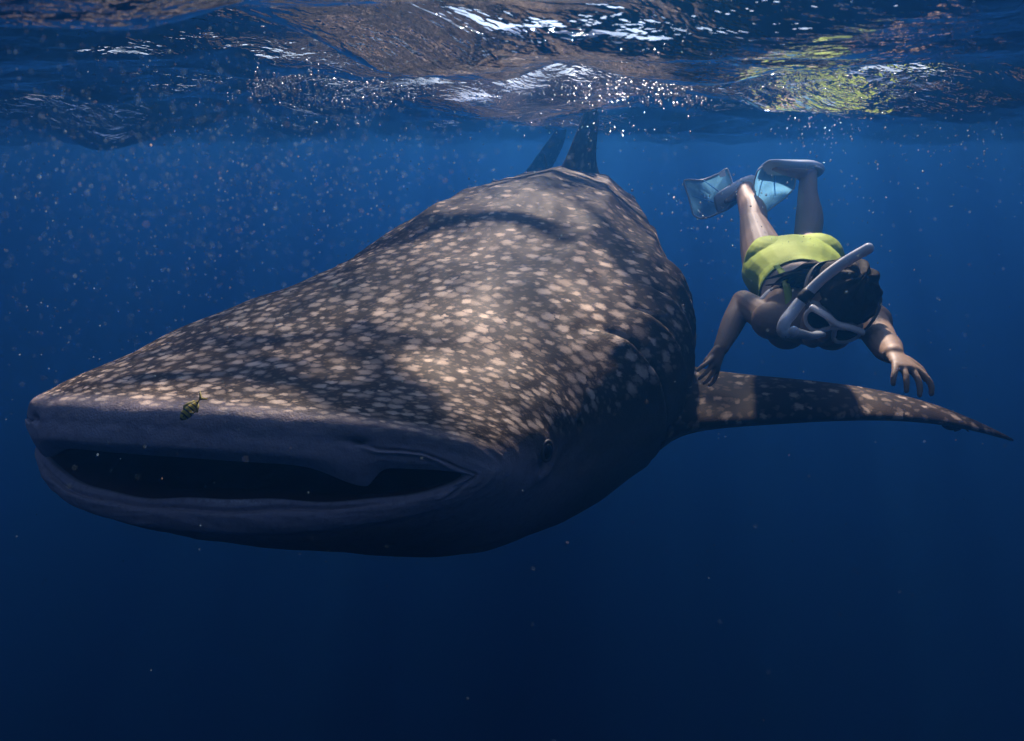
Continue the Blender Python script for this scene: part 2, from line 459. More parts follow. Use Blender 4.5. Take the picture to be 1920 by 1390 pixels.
def build_shark():
    verts, faces, mats, at_ = build_shark_body()
    parts_v, parts_f, parts_m = [verts], list(faces), list(mats)
    attr = {k: [v] for k, v in at_.items()}
    base = len(verts)
    def add(G, tone_dn, chart_scale=.085, spots=1.0, seed=0.0):
        nonlocal base, parts_f, parts_m
        nr, na = G.shape[:2]
        f = grid_faces(nr, na, True)
        vv = np.concatenate([G.reshape(-1, 3), [G[-1].mean(0)]])
        for q in f: parts_f.append(tuple(int(i) + base for i in q))
        parts_m += [0] * len(f)
        for j in range(na):
            parts_f.append((base + len(vv) - 1, base + (nr - 1) * na + (j + 1) % na, base + (nr - 1) * na + j)); parts_m.append(0)
        n = grid_normals(G); n = np.concatenate([n.reshape(-1, 3), [[0, 0, 1]]])
        c0 = vv[0]
        # fin chart: span and chord distances
        s = np.repeat(np.linalg.norm(G.mean(1) - G[0].mean(0), axis=-1), na); s = np.append(s, s[-1])
        ch = np.concatenate([np.linalg.norm(G - G[:, :1], axis=-1).reshape(-1), [0]])
        side = n @ tone_dn
        attr['chart'].append(np.stack([s / chart_scale + 31 + seed, ch / chart_scale + seed, s * 0], -1))
        top = smooth01(side, -.55, .25)
        attr['spots'].append(top * spots); attr['tone'].append(smooth01(side, -.8, .0)); attr['head'].append(s * 0); attr['face'].append(s * 0); attr['scar'].append(s * 0)
        parts_v.append(vv); base += len(vv)
    # pectoral fins
    for sgn in (1, -1):
        c, b, l, up = [x[0] for x in frame(np.array([1.72]))]
        l = l * sgn
        def prof(v):
            flare = math.exp(-v / .055)
            chord = .47 * (1 - v) ** .88 * (1 - .10 * math.sin(math.pi * v)) + .02 * (1 - v ** 8) + .005 + .26 * flare
            sweep = -.08 + .10 * v + .26 * v ** 2.6 - .10 * flare
            droop = PECT_DROOP(v)
            thick = .050 * (1 - v) ** .7 + .006 + .10 * flare
            return sweep, droop, chord, thick
        if sgn == 1:
            G = fin_grid(PECT_ROOT, PECT_SPAN, PECT_CHORD, PECT_UP, PECT_LEN, prof)
        else:
            root = c + l * .50 - up * .36
            sp = l * .66 - up * .62 + b * .38; sp /= np.linalg.norm(sp)
            chd = b - sp * (b @ sp); chd /= np.linalg.norm(chd)
            uu = np.cross(sp, chd); uu = uu if uu @ up > 0 else -uu
            G = fin_grid(root, sp, chd, uu, .82, prof)
        dt = np.cross(np.roll(G, -1, 1) - np.roll(G, 1, 1), np.gradient(G, axis=0))
        ctr = G.mean(1, keepdims=True)
        if np.sum(dt * (G - ctr)) < 0: G = G[:, ::-1]
        add(G, np.array([0, 0, 1.0]), .085, .9, sgn * 3)
    # first dorsal fin, second dorsal fin, caudal fin (upper and lower lobe)
    def vertical_fin(s0, zoff, span, chord, lean, sweep_k, thick, seed, up_sign=1, tilt=0.0, tip=.25, yaw=0.0):
        c, b, l, up = [x[0] for x in frame(np.array([s0]))]
        b = b * math.cos(yaw) + l * math.sin(yaw); l = np.cross(b, up)
        sp = up * up_sign * math.cos(lean) + l * math.sin(lean) + b * tilt; sp /= np.linalg.norm(sp)
        root = c + up * zoff
        chd = b - sp * (b @ sp); chd /= np.linalg.norm(chd)
        uu = np.cross(sp, chd)
        def prof(v):
            flare = math.exp(-v / .14)
            return (sweep_k * v + .15 * v * v - .30 * flare * chord, 0.0, chord * ((1 - v) ** .75 * (1 - tip) + tip * (1 - v ** 6)) + .55 * flare * chord, thick * (1 - .8 * v) + .14 * flare)
        G = fin_grid(root, sp, chd, uu, span, prof, 36, 36)
        dt = np.cross(np.roll(G, -1, 1) - np.roll(G, 1, 1), np.gradient(G, axis=0))
        if np.sum(dt * (G - G.mean(1, keepdims=True))) < 0: G = G[:, ::-1]
        add(G, np.array([0, 0, 0.0]) + sp * 0 + np.array([0, 0, 1e-6]), .10, .8, seed)
    vertical_fin(2.95, .36, .50, .46, R(2), .20, .075, 7, yaw=R(20))
    vertical_fin(4.45, .16, .22, .22, R(0), .12, .016, 9)
    vertical_fin(5.25, .02, .74, .40, R(16), .16, .035, 12, tilt=.25, tip=.75, yaw=R(58))
    vertical_fin(5.30, -.02, .38, .30, R(0), .10, .020, 15, up_sign=-1, tilt=.15, tip=.15)
    V = np.concatenate(parts_v)
    base_pt = Vector((float(_pos[600][0]), float(_pos[600][1]), float(_pos[600][2])))
    root = empty('whale_shark', base_pt)
    tag(root, 'huge whale shark, dark grey with pale spots, swimming with its wide mouth open', 'whale shark')
    o = mesh_obj('body', V - np.array(base_pt), parts_f, [skin_material(), mouth_material()], root, True, parts_m)
    me = o.data
    for k2, dt in (('chart', 'FLOAT_VECTOR'), ('spots', 'FLOAT'), ('tone', 'FLOAT'), ('head', 'FLOAT'), ('face', 'FLOAT'), ('scar', 'FLOAT')):
        a = me.attributes.new(k2, dt, 'POINT')
        arr = np.concatenate(attr[k2]).astype(np.float32)
        a.data.foreach_set('vector' if dt == 'FLOAT_VECTOR' else 'value', arr.reshape(-1))
    return root, o

def skin_material():
    k = N('spotted_skin')
    ch, sp, tone, head = k.attr('chart', 'Vector'), k.attr('spots'), k.attr('tone'), k.attr('head')
    obj = k.coord()
    wob = k.noise(ch, 2.2, 2, .5, out=1)
    wv = k.n('ShaderNodeVectorMath', _operation='MULTIPLY_ADD'); k.link(wob, wv.inputs[0]); wv.inputs[1].default_value = (.55, .55, 0); k.link(ch, wv.inputs[2])
    v1 = k.voronoi(k.scale(wv.outputs[0], (1.08, .90, 1.0)), 1.0, 'F1', .80, '2D')
    sep = k.n('ShaderNodeSeparateColor'); k.link(v1.outputs['Color'], sep.inputs[0])
    rag = k.math('MULTIPLY', k.math('SUBTRACT', k.noise(ch, 5.0, 4, .65), .5), .40)
    d1 = k.math('ADD', v1.outputs['Distance'], rag)
    # spots fill more of their cell on the head
    rad = k.math('MULTIPLY', k.math('MULTIPLY_ADD', head, .165, .165), k.math('MULTIPLY_ADD', sep.outputs[0], .9, .55))
    s1 = k.ramp(k.math('DIVIDE', d1, rad), 1.35, .42)
    s1 = k.math('MULTIPLY', s1, k.math('MULTIPLY_ADD', sep.outputs[1], .65, .35))
    # small faint spots between
    v2 = k.voronoi(k.scale(wv.outputs[0], (1.9, 1.9, 1)), 1.0, 'F1', .9, '2D')
    s2 = k.math('MULTIPLY', k.ramp(k.math('ADD', v2.outputs['Distance'], rag), .30, .14), .16)
    spot = k.math('MULTIPLY', k.math('MAXIMUM', s1, s2), sp)
    mott = k.noise(obj, 5.0, 5, .6); fine = k.noise(obj, 60.0, 4, .65)
    back = k.mix(head, (.022, .0145, .0095), (.040, .027, .018))
    back = k.mix(k.ramp(mott, .35, .7), back, k.mix(.5, back, (.066, .040, .020)))
    under = k.mix(mott, (.13, .12, .13), (.20, .19, .20))  # belly shade put into the colour; the skin itself is whiter
    under = k.mix(k.attr('face'), under, k.mix(mott, (.34, .30, .36), (.48, .42, .48)))  # face colour lightened in place of soft fill light
    base = k.mix(tone, under, back)
    colr = k.mix(k.math('MULTIPLY', spot, .92), base, (.70, .55, .44))
    colr = k.mix(k.math('MULTIPLY', k.ramp(fine, .45, .75), .25), colr, (.02, .02, .02))
    rub = k.math('MULTIPLY', k.attr('scar'), k.ramp(k.noise(obj, 70.0, 4, .7), .42, .60))
    colr = k.mix(k.math('MULTIPLY', rub, .9), colr, (.75, .72, .76))
    h = k.math('ADD', k.math('MULTIPLY', fine, .4), k.math('ADD', k.noise(obj, 220.0, 2, .5), k.math('MULTIPLY', spot, .25)))
    s = k.principled(Base_Color=colr, Roughness=.68, Normal=k.bump(h, .35, .004), Specular_IOR_Level=.14)
    return k.surf(s)
def mouth_material():
    k = N('mouth_lining'); c = k.coord()
    s = k.principled(Base_Color=k.mix(k.noise(c, 14.0, 4), (.05, .014, .012), (.12, .035, .025)), Roughness=.7)
    return k.surf(s)

# the left pectoral fin: root on the flank, span out to the shark's left and slightly back
_pr, _pt = np.array(at(1240, 776, 2.44)), np.array(at(1925, 822, 2.60)) - .28 * np.array([.25, .95, .12])
PECT_ROOT = _pr
PECT_SPAN = (_pt - _pr) / np.linalg.norm(_pt - _pr)
PECT_LEN = float(np.linalg.norm(_pt - _pr))
_b = np.array([.25, .95, .12]); PECT_CHORD = _b - PECT_SPAN * (_b @ PECT_SPAN); PECT_CHORD /= np.linalg.norm(PECT_CHORD)
PECT_UP = np.cross(PECT_SPAN, PECT_CHORD); PECT_UP = PECT_UP if PECT_UP[2] > 0 else -PECT_UP
def PECT_DROOP(v): return .10 * math.sin(math.pi * min(v, 1) ** 1.25) - .02 * v ** 4
shark, shark_body = build_shark()
# ------------------------------------------------------------------ simple materials
def plain(name, colr, rough=.5, spec=.5, var=.15, scale=30.0, bump=.0):
    k = N(name); c = k.coord()
    n = k.noise(c, scale, 4, .6)
    dark = tuple(x * (1 - var) for x in colr)
    kw = dict(Base_Color=k.mix(n, dark, colr), Roughness=rough, Specular_IOR_Level=spec)
    if bump: kw['Normal'] = k.bump(k.noise(c, scale * 3, 3), bump, .003)
    return k.surf(k.principled(**kw))
def soft_sheet(name, colr, through=.45, clear=.15):
    """thin silicone that glows when lit from behind"""
    k = N(name); c = k.coord()
    n = k.noise(c, 18.0, 3)
    cc = k.mix(n, tuple(x * .85 for x in colr), colr)
    d = k.principled(Base_Color=cc, Roughness=.45)
    tl = k.n('ShaderNodeBsdfTranslucent'); k.link(cc, tl.inputs['Color'])
    tp = k.n('ShaderNodeBsdfTransparent')
    m1 = k.n('ShaderNodeMixShader'); m1.inputs[0].default_value = through; k.link(d, m1.inputs[1]); k.link(tl.outputs[0], m1.inputs[2])
    m2 = k.n('ShaderNodeMixShader'); m2.inputs[0].default_value = clear; k.link(m1.outputs[0], m2.inputs[1]); k.link(tp.outputs[0], m2.inputs[2])
    return k.surf(m2.outputs[0])

# ------------------------------------------------------------------ mesh pieces
def basis(d, up):
    d = Vector(d).normalized(); s = d.cross(Vector(up))
    if s.length < 1e-6: s = d.cross(Vector((1, 0, 0)))
    s.normalize(); return d, s, s.cross(d).normalized()
def loft(pts, rad, up=(0, 0, 1), ring=16, sub=5, side=None):
    """closed tapered tube through pts; rad = radius or (side radius, up radius) per point; rounded ends"""
    pts = [Vector(p) for p in pts]; n = len(pts)
    rr = [r if isinstance(r, tuple) else (r, r) for r in rad]
    L = [0.0]
    for a, b in zip(pts, pts[1:]): L.append(L[-1] + max((b - a).length, 1e-5))
    q = np.unique(np.concatenate([np.linspace(L[i], L[i + 1], sub, endpoint=False) for i in range(n - 1)] + [[L[-1]]]))
    C = np.stack([hermite_cr(L, [p[i] for p in pts], q) for i in range(3)], -1)
    A = hermite(L, [r[0] for r in rr], q) if n > 2 else np.interp(q, L, [r[0] for r in rr])
    B = hermite(L, [r[1] for r in rr], q) if n > 2 else np.interp(q, L, [r[1] for r in rr])
    V, F = [], []
    m = len(q); tang = np.gradient(C, axis=0)
    rows = [(C[0] - tang[0] / np.linalg.norm(tang[0]) * min(A[0], B[0]) * k, A[0] * f, B[0] * f, 0) for k, f in ((.92, .38), (.7, .71), (.38, .92))]
    rows += [(C[i], A[i], B[i], i) for i in range(m)]
    rows += [(C[-1] + tang[-1] / np.linalg.norm(tang[-1]) * min(A[-1], B[-1]) * k, A[-1] * f, B[-1] * f, m - 1) for k, f in ((.38, .92), (.7, .71), (.92, .38))]
    for c, a, b, i in rows:
        d, s, u = basis(tang[i], up)
        for k in range(ring):
            an = 2 * math.pi * k / ring
            V.append(Vector(c) + s * (a * math.cos(an)) + u * (b * math.sin(an)))
    R_ = len(rows)
    for i in range(R_ - 1):
        for k in range(ring):
            k2 = (k + 1) % ring
            F.append((i * ring + k, i * ring + k2, (i + 1) * ring + k2, (i + 1) * ring + k))
    F.append(tuple(range(ring))[::-1]); F.append(tuple((R_ - 1) * ring + k for k in range(ring)))
    return V, F
def hermite_cr(xs, ys, q):
    """Catmull-Rom through unevenly spaced knots"""
    xs = np.asarray(xs, float); ys = np.asarray(ys, float)
    if len(xs) == 2: return np.interp(q, xs, ys)
    m = np.gradient(ys, xs); h = np.diff(xs)
    k = np.clip(np.searchsorted(xs, q, side='right') - 1, 0, len(h) - 1); t = (q - xs[k]) / h[k]
    return ((2*t**3 - 3*t**2 + 1) * ys[k] + (t**3 - 2*t**2 + t) * h[k] * m[k] + (-2*t**3 + 3*t**2) * ys[k+1] + (t**3 - t**2) * h[k] * m[k+1])
def ellipsoid(c, ax, r, nu=20, nv=12):
    """ax = three axis vectors, r = three radii"""
    V, F = [], []
    c = Vector(c)
    for j in range(1, nv):
        ph = math.pi * j / nv
        for i in range(nu):
            an = 2 * math.pi * i / nu
            p = (math.sin(ph) * math.cos(an), math.sin(ph) * math.sin(an), math.cos(ph))
            V.append(c + ax[0] * (p[0] * r[0]) + ax[1] * (p[1] * r[1]) + ax[2] * (p[2] * r[2]))
    t, b = len(V), len(V) + 1
    V += [c + ax[2] * r[2], c - ax[2] * r[2]]
    for j in range(nv - 2):
        for i in range(nu):
            F.append((j * nu + i, (j + 1) * nu + i, (j + 1) * nu + (i + 1) % nu, j * nu + (i + 1) % nu))
    for i in range(nu):
        F.append((t, i, (i + 1) % nu)); F.append((b, (nv - 2) * nu + (i + 1) % nu, (nv - 2) * nu + i))
    return V, F
def join(*pieces):
    V, F = [], []
    for v, f in pieces:
        o = len(V); V += list(v); F += [tuple(i + o for i in q) for q in f]
    return V, F
def part(name, piece, mat, parent, smooth=True):
    """a part whose vertices are given in world space"""
    o = mesh_obj(name, [Vector(v) - PART_ORG[parent] for v in piece[0]], piece[1], mat, parent, smooth)
    bm = bmesh.new(); bm.from_mesh(o.data); bmesh.ops.recalc_face_normals(bm, faces=bm.faces); bm.to_mesh(o.data); bm.free()
    PART_ORG[o] = PART_ORG[parent]
    return o
PART_ORG = {}
def thing(name, org, label, cat, group=None):
    o = empty(name, org); PART_ORG[o] = Vector(org)
    return tag(o, label, cat, group)
def thin(name, piece, mat, parent, thick):
    """a sheet given real thickness"""
    o = part(name, piece, mat, parent)
    md = o.modifiers.new('solid', 'SOLIDIFY'); md.thickness = thick; md.offset = 0
    return o

# ------------------------------------------------------------------ eyes of the shark
PART_ORG[shark] = Vector(shark.location)
def shark_point(t, arc_target):
    th = np.linspace(0, np.pi, 900); T = np.full_like(th, t)
    W = to_world(*body_local(T, th))
    s = np.concatenate([[0], np.cumsum(np.linalg.norm(np.diff(W, axis=0), axis=1))])
    i = int(np.argmin(np.abs(s - arc_target)))
    W2 = to_world(*body_local(T[:1] + .004, th[i:i + 1]))[0]
    dt = W2 - W[i]; dh = W[i + 1] - W[i - 1]
    n = np.cross(dh, dt); n /= np.linalg.norm(n)
    if n @ (W[i] - to_world(np.array([t + .2]), np.array([0.]), np.array([0.]))[0]) < 0: n = -n
    return Vector(W[i]), Vector(n), Vector(dt).normalized()
def build_shark_eye():
    p, n, d = shark_point(.545, .748)
    s = n.cross(d)
    c = p + n * .006
    eye = part('eye', ellipsoid(c, (d, s, n), (.017, .020, .013)), plain('shark_eye', (.02, .018, .02), .15, .6), shark)
    rim_pts = [c + d * (.019 * math.cos(a)) + s * (.023 * math.sin(a)) + n * .003 for a in np.linspace(0, 2 * math.pi, 22)]
    part('eyelid', loft(rim_pts, [.0042] * 22, n, 8, 2), plain('eyelid_skin', (.10, .085, .09), .6), eye)
build_shark_eye()

# ------------------------------------------------------------------ small fish
def build_small_fish(name, label, cat, org, head_dir, up, length, deep, wide, mat, fin_mat, eye=True):
    root = thing(name, org, label, cat)
    d, s, u = basis(head_dir, up)
    org = Vector(org)
    k = [(-.50, .10), (-.40, .16), (-.28, .42), (-.10, .82), (.08, 1.0), (.26, .92), (.40, .62), (.48, .32)]
    body = loft([org + d * (x * length) for x, _ in k], [(wide * r, deep * r) for _, r in k], u, 18, 4)
    o = part('body', body, mat, root)
    def fin(nm, pts, th=.0006):
        V = [org + d * (a * length) + u * (b * length) + s * (c2 * length) for a, b, c2 in pts]
        return thin(nm, (V, [tuple(range(len(V)))]), fin_mat, root, max(th, length * .012))
    h = deep / length
    fin('tail_fin', [(-.46, .03, 0), (-.62, .17, 0), (-.70, .20, 0), (-.60, .03, 0), (-.57, 0, 0), (-.60, -.03, 0), (-.70, -.20, 0), (-.62, -.17, 0), (-.46, -.03, 0)])
    fin('dorsal_fin', [(.20, h * .85, 0), (.10, h * 1.38, 0), (-.05, h * 1.25, 0), (-.30, h * .72, 0), (-.34, h * .30, 0), (-.05, h * .70, 0)])
    fin('anal_fin', [(.0, -h * .85, 0), (-.08, -h * 1.35, 0), (-.30, -h * .72, 0), (-.34, -h * .30, 0), (-.1, -h * .60, 0)])
    for sg in (1, -1):
        fin('pectoral_fin', [(.22, -.02, sg * .10), (.12, -.04, sg * .19), (.05, -.10, sg * .20), (.12, -.09, sg * .13)])
        if eye: part('eye', ellipsoid(org + d * (.37 * length) + u * (deep * .15) + s * (sg * wide * .62), (d, u, s), (length * .028,) * 3, 12, 8), M_EYE, root)
    return root
M_EYE = plain('fish_eye', (.01, .01, .01), .2, .6)
def striped_material():
    k = N('yellow_black_bars'); c = k.coord()
    dt = k.n('ShaderNodeVectorMath', _operation='DOT_PRODUCT'); k.link(c, dt.inputs[0]); dt.inputs[1].default_value = tuple(FISH_DIR)
    w = k.math('SINE', k.math('MULTIPLY_ADD', dt.outputs['Value'], 2 * math.pi / .0082, 1.2))
    f = k.ramp(k.math('ADD', w, k.math('MULTIPLY', k.math('SUBTRACT', k.noise(c, 400.0, 2), .5), .5)), .35, .62)
    yel = k.mix(k.noise(c, 160.0, 3), (.50, .38, .03), (.66, .50, .06))
    return k.surf(k.principled(Base_Color=k.mix(f, yel, (.02, .018, .012)), Roughness=.4))
FISH_A, FISH_B = at(341, 785, 1.335), at(374, 750, 1.36)
FISH_DIR = (FISH_A - FISH_B).normalized()
build_small_fish('striped_fish', 'tiny yellow fish with black bars hovering in front of the whale shark snout', 'fish',
                 (FISH_A + FISH_B) / 2, FISH_DIR, (-.55, -.35, .75), .052, .0105, .006, striped_material(), plain('yellow_fin', (.55, .45, .10), .5))
_v = .80
rem = Vector(PECT_ROOT + PECT_SPAN * (PECT_LEN * _v) + PECT_CHORD * (.06 + .10 * _v - .08 + .26 * _v ** 2.6) + PECT_UP * (PECT_DROOP(_v) - .030))
build_small_fish('sucker_fish', 'small dark fish clinging beneath the pectoral fin of the whale shark', 'fish',
                 rem, (-1, .15, .05), (0, 0, 1), .075, .014, .013, plain('dark_fish', (.025, .024, .028), .6), plain('dark_fin', (.03, .03, .035), .6), True)

# ------------------------------------------------------------------ the snorkeller
SKIN = None
def skin_tan():
    k = N('tanned_skin'); c = k.coord()
    n = k.noise(c, 9.0, 4, .6)
    return k.surf(k.principled(Base_Color=k.mix(n, (.30, .20, .14), (.42, .29, .21)), Roughness=.55, Specular_IOR_Level=.35,
                               Normal=k.bump(k.noise(c, 160.0, 3), .15, .002)))
PELVIS, CHEST = at(1484, 505, 2.60), at(1530, 600, 2.13)
AXIS = (CHEST - PELVIS).normalized()
SH_L, SH_R = at(1446, 602, 2.17), at(1632, 604, 2.10)      # her right shoulder is on the viewer's left
SIDE = (SH_R - SH_L).normalized()
BACK = SIDE.cross(AXIS).normalized()
if BACK.z < 0: BACK = -BACK
HEADC = at(1566, 573, 1.95)
FACE = Vector((-.40, -.70, -.58)).normalized()
CROWN = Vector((.30, -.42, .80)); CROWN = (CROWN - FACE * CROWN.dot(FACE)).normalized()
HSIDE = FACE.cross(CROWN).normalized()
if HSIDE.x < 0: HSIDE = -HSIDE
ELB_L, WR_L, TIP_L = at(1393, 566, 2.36), at(1352, 652, 2.24), at(1334, 699, 2.20)
ELB_R, WR_R, TIP_R = at(1655, 642, 1.89), at(1674, 664, 1.71), at(1722, 712, 1.61)
HIP_L, KNE_L, ANK_L = at(1440, 508, 2.64), at(1413, 422, 2.94), at(1394, 356, 3.23)
HIP_R, KNE_R, ANK_R = at(1528, 503, 2.64), at(1511, 458, 2.96), at(1516, 326, 3.12)
TOE_L, TOE_R = at(1358, 376, 3.22), at(1446, 314, 3.04)
def hand(wrist, tip, palm_n, thumb_side, curl, open_=1.0):
    """palm, four unequal curled fingers and a thumb"""
    d, s, u = basis(tip - wrist, palm_n)
    E = .86
    s = s * thumb_side
    knuckle = wrist + d * (.078 * E)
    P = [loft([wrist - d * .01, wrist + d * .026, wrist + d * .05, knuckle], [(.021, .017), (.026, .015), (.031, .013), (.031, .011)], u, 14, 4)]
    for i, (off, ln) in enumerate(((.027, .066), (.0092, .074), (-.009, .069), (-.0255, .055))):
        b = knuckle + s * off - d * .008
        spread = s * (off * .9)
        p1 = b + (d * math.cos(curl * .35) - u * math.sin(curl * .35)) * ln * .45 + spread * .5
        p2 = p1 + (d * math.cos(curl) - u * math.sin(curl)) * ln * .32 + spread * .3
        p3 = p2 + (d * math.cos(curl * 1.6) - u * math.sin(curl * 1.6)) * ln * .26
        P.append(loft([b, p1, p2, p3], [.0085, .0078, .0072, .0062], u, 10, 4))
    tb = wrist + d * .022 + s * .022
    P.append(loft([tb, tb + d * .027 + s * .022 * open_ - u * .006, tb + d * .052 + s * .030 * open_ - u * .016], [.012, .0105, .008], u, 10, 4))
    return P
def build_person():
    root = thing('person', PELVIS, 'snorkeller in a lime green swimsuit diving beside the whale shark, arms spread', 'person')
    mid = PELVIS.lerp(CHEST, .5)
    P = []
    # torso
    P.append(loft([PELVIS - AXIS * .09, PELVIS - AXIS * .02, PELVIS + AXIS * .07, PELVIS + AXIS * .19, PELVIS + AXIS * .31, CHEST - AXIS * .06, CHEST + AXIS * .02],
                  [(.145, .085), (.165, .112), (.160, .108), (.122, .086), (.135, .092), (.150, .095), (.115, .07)], BACK, 24, 5))
    for sg, h in ((-1, HIP_L), (1, HIP_R)):
        P.append(ellipsoid(h + BACK * .045 + AXIS * .01, (SIDE, AXIS, BACK), (.085, .10, .075)))        # buttocks
        P.append(ellipsoid(CHEST - AXIS * .10 - BACK * .075 + SIDE * (.065 * sg), (SIDE, AXIS, BACK), (.06, .065, .055)))
    # shoulders, neck, head
    for sh in (SH_L, SH_R): P.append(ellipsoid(sh, (SIDE, AXIS, BACK), (.058, .060, .055)))
    P.append(loft([SH_L, SH_L.lerp(SH_R, .5) + BACK * .015, SH_R], [.05, .062, .05], BACK, 16, 5))
    P.append(loft([CHEST + AXIS * .0, HEADC - CROWN * .06 - FACE * .03], [(.062, .055), (.050, .050)], BACK, 16, 6))
    H = (HSIDE, FACE, CROWN)
    P.append(ellipsoid(HEADC - FACE * .012 + CROWN * .02, H, (.074, .094, .088), 24, 16))
    P.append(ellipsoid(HEADC + FACE * .030 - CROWN * .045, H, (.056, .058, .070), 20, 14))
    P.append(ellipsoid(HEADC + FACE * .062 - CROWN * .092, H, (.026, .022, .020), 14, 10))           # chin
    P.append(loft([HEADC + FACE * .082 + CROWN * .012, HEADC + FACE * .100 - CROWN * .026, HEADC + FACE * .090 - CROWN * .034], [.009, .014, .011], CROWN, 10, 4))  # nose
    P.append(ellipsoid(HEADC + FACE * .079 - CROWN * .058, H, (.022, .014, .008), 14, 10))           # lips
    P.append(ellipsoid(HEADC + FACE * .079 - CROWN * .069, H, (.019, .013, .008), 14, 10))
    for sg in (-1, 1): P.append(ellipsoid(HEADC + HSIDE * (.076 * sg) - FACE * .012 - CROWN * .012, (HSIDE, FACE, CROWN), (.010, .018, .029), 12, 8))   # ears
    # arms
    P.append(loft([SH_L, SH_L.lerp(ELB_L, .45), ELB_L], [.047, .044, .038], BACK, 14, 6))
    P.append(loft([ELB_L, ELB_L.lerp(WR_L, .35), WR_L], [.037, .037, .024], BACK, 14, 6))
    P.append(loft([SH_R, SH_R.lerp(ELB_R, .45), ELB_R], [.047, .043, .037], BACK, 14, 6))
    P.append(loft([ELB_R, ELB_R.lerp(WR_R, .35), WR_R], [.036, .036, .024], BACK, 14, 6))
    P += hand(WR_L, TIP_L, Vector((.75, -.7, .1)), 1, .35, .2)
    P += hand(WR_R, TIP_R, Vector((.2, -.4, .9)), -1, .55)
    # legs
    for h, k_, a, toe in ((HIP_L, KNE_L, ANK_L, TOE_L), (HIP_R, KNE_R, ANK_R, TOE_R)):
        P.append(loft([h, h.lerp(k_, .4), k_], [.086, .078, .054], BACK, 18, 6))
        calf = k_.lerp(a, .32) + (toe - a).normalized() * -.014
        P.append(loft([k_, calf, k_.lerp(a, .7), a], [.053, .055, .040, .034], BACK, 18, 6))
        P.append(loft([a, a.lerp(toe, .45), toe], [(.036, .034), (.040, .028), (.036, .015)], BACK, 14, 6))
        heel = a + (a - toe).normalized() * .030 + (a - k_).normalized() * .030
        P.append(loft([a, heel], [.034, .028], BACK, 12, 4))
    V, F = join(*P)
    me = bpy.data.meshes.new('person_shape'); me.from_pydata([tuple(v - PELVIS) for v in V], [], F); me.update()
    bm = bmesh.new(); bm.from_mesh(me); bmesh.ops.recalc_face_normals(bm, faces=bm.faces); bm.to_mesh(me); bm.free()
    o = bpy.data.objects.new('body', me); col.objects.link(o)
    rm = o.modifiers.new('remesh', 'REMESH'); rm.mode = 'VOXEL'; rm.voxel_size = .0036; rm.use_smooth_shade = True
    sm = o.modifiers.new('smooth', 'SMOOTH'); sm.factor = .5; sm.iterations = 5
    dg = bpy.context.evaluated_depsgraph_get()
    new = bpy.data.meshes.new_from_object(o.evaluated_get(dg))
    o.modifiers.clear(); o.data = new; bpy.data.meshes.remove(me)
    new.name = 'body'; new.materials.clear(); new.materials.append(skin_tan())
    new.polygons.foreach_set('use_smooth', [True] * len(new.polygons))
    o.parent = root; PART_ORG[o] = Vector(PELVIS)
    return root, o
person, pbody = build_person()

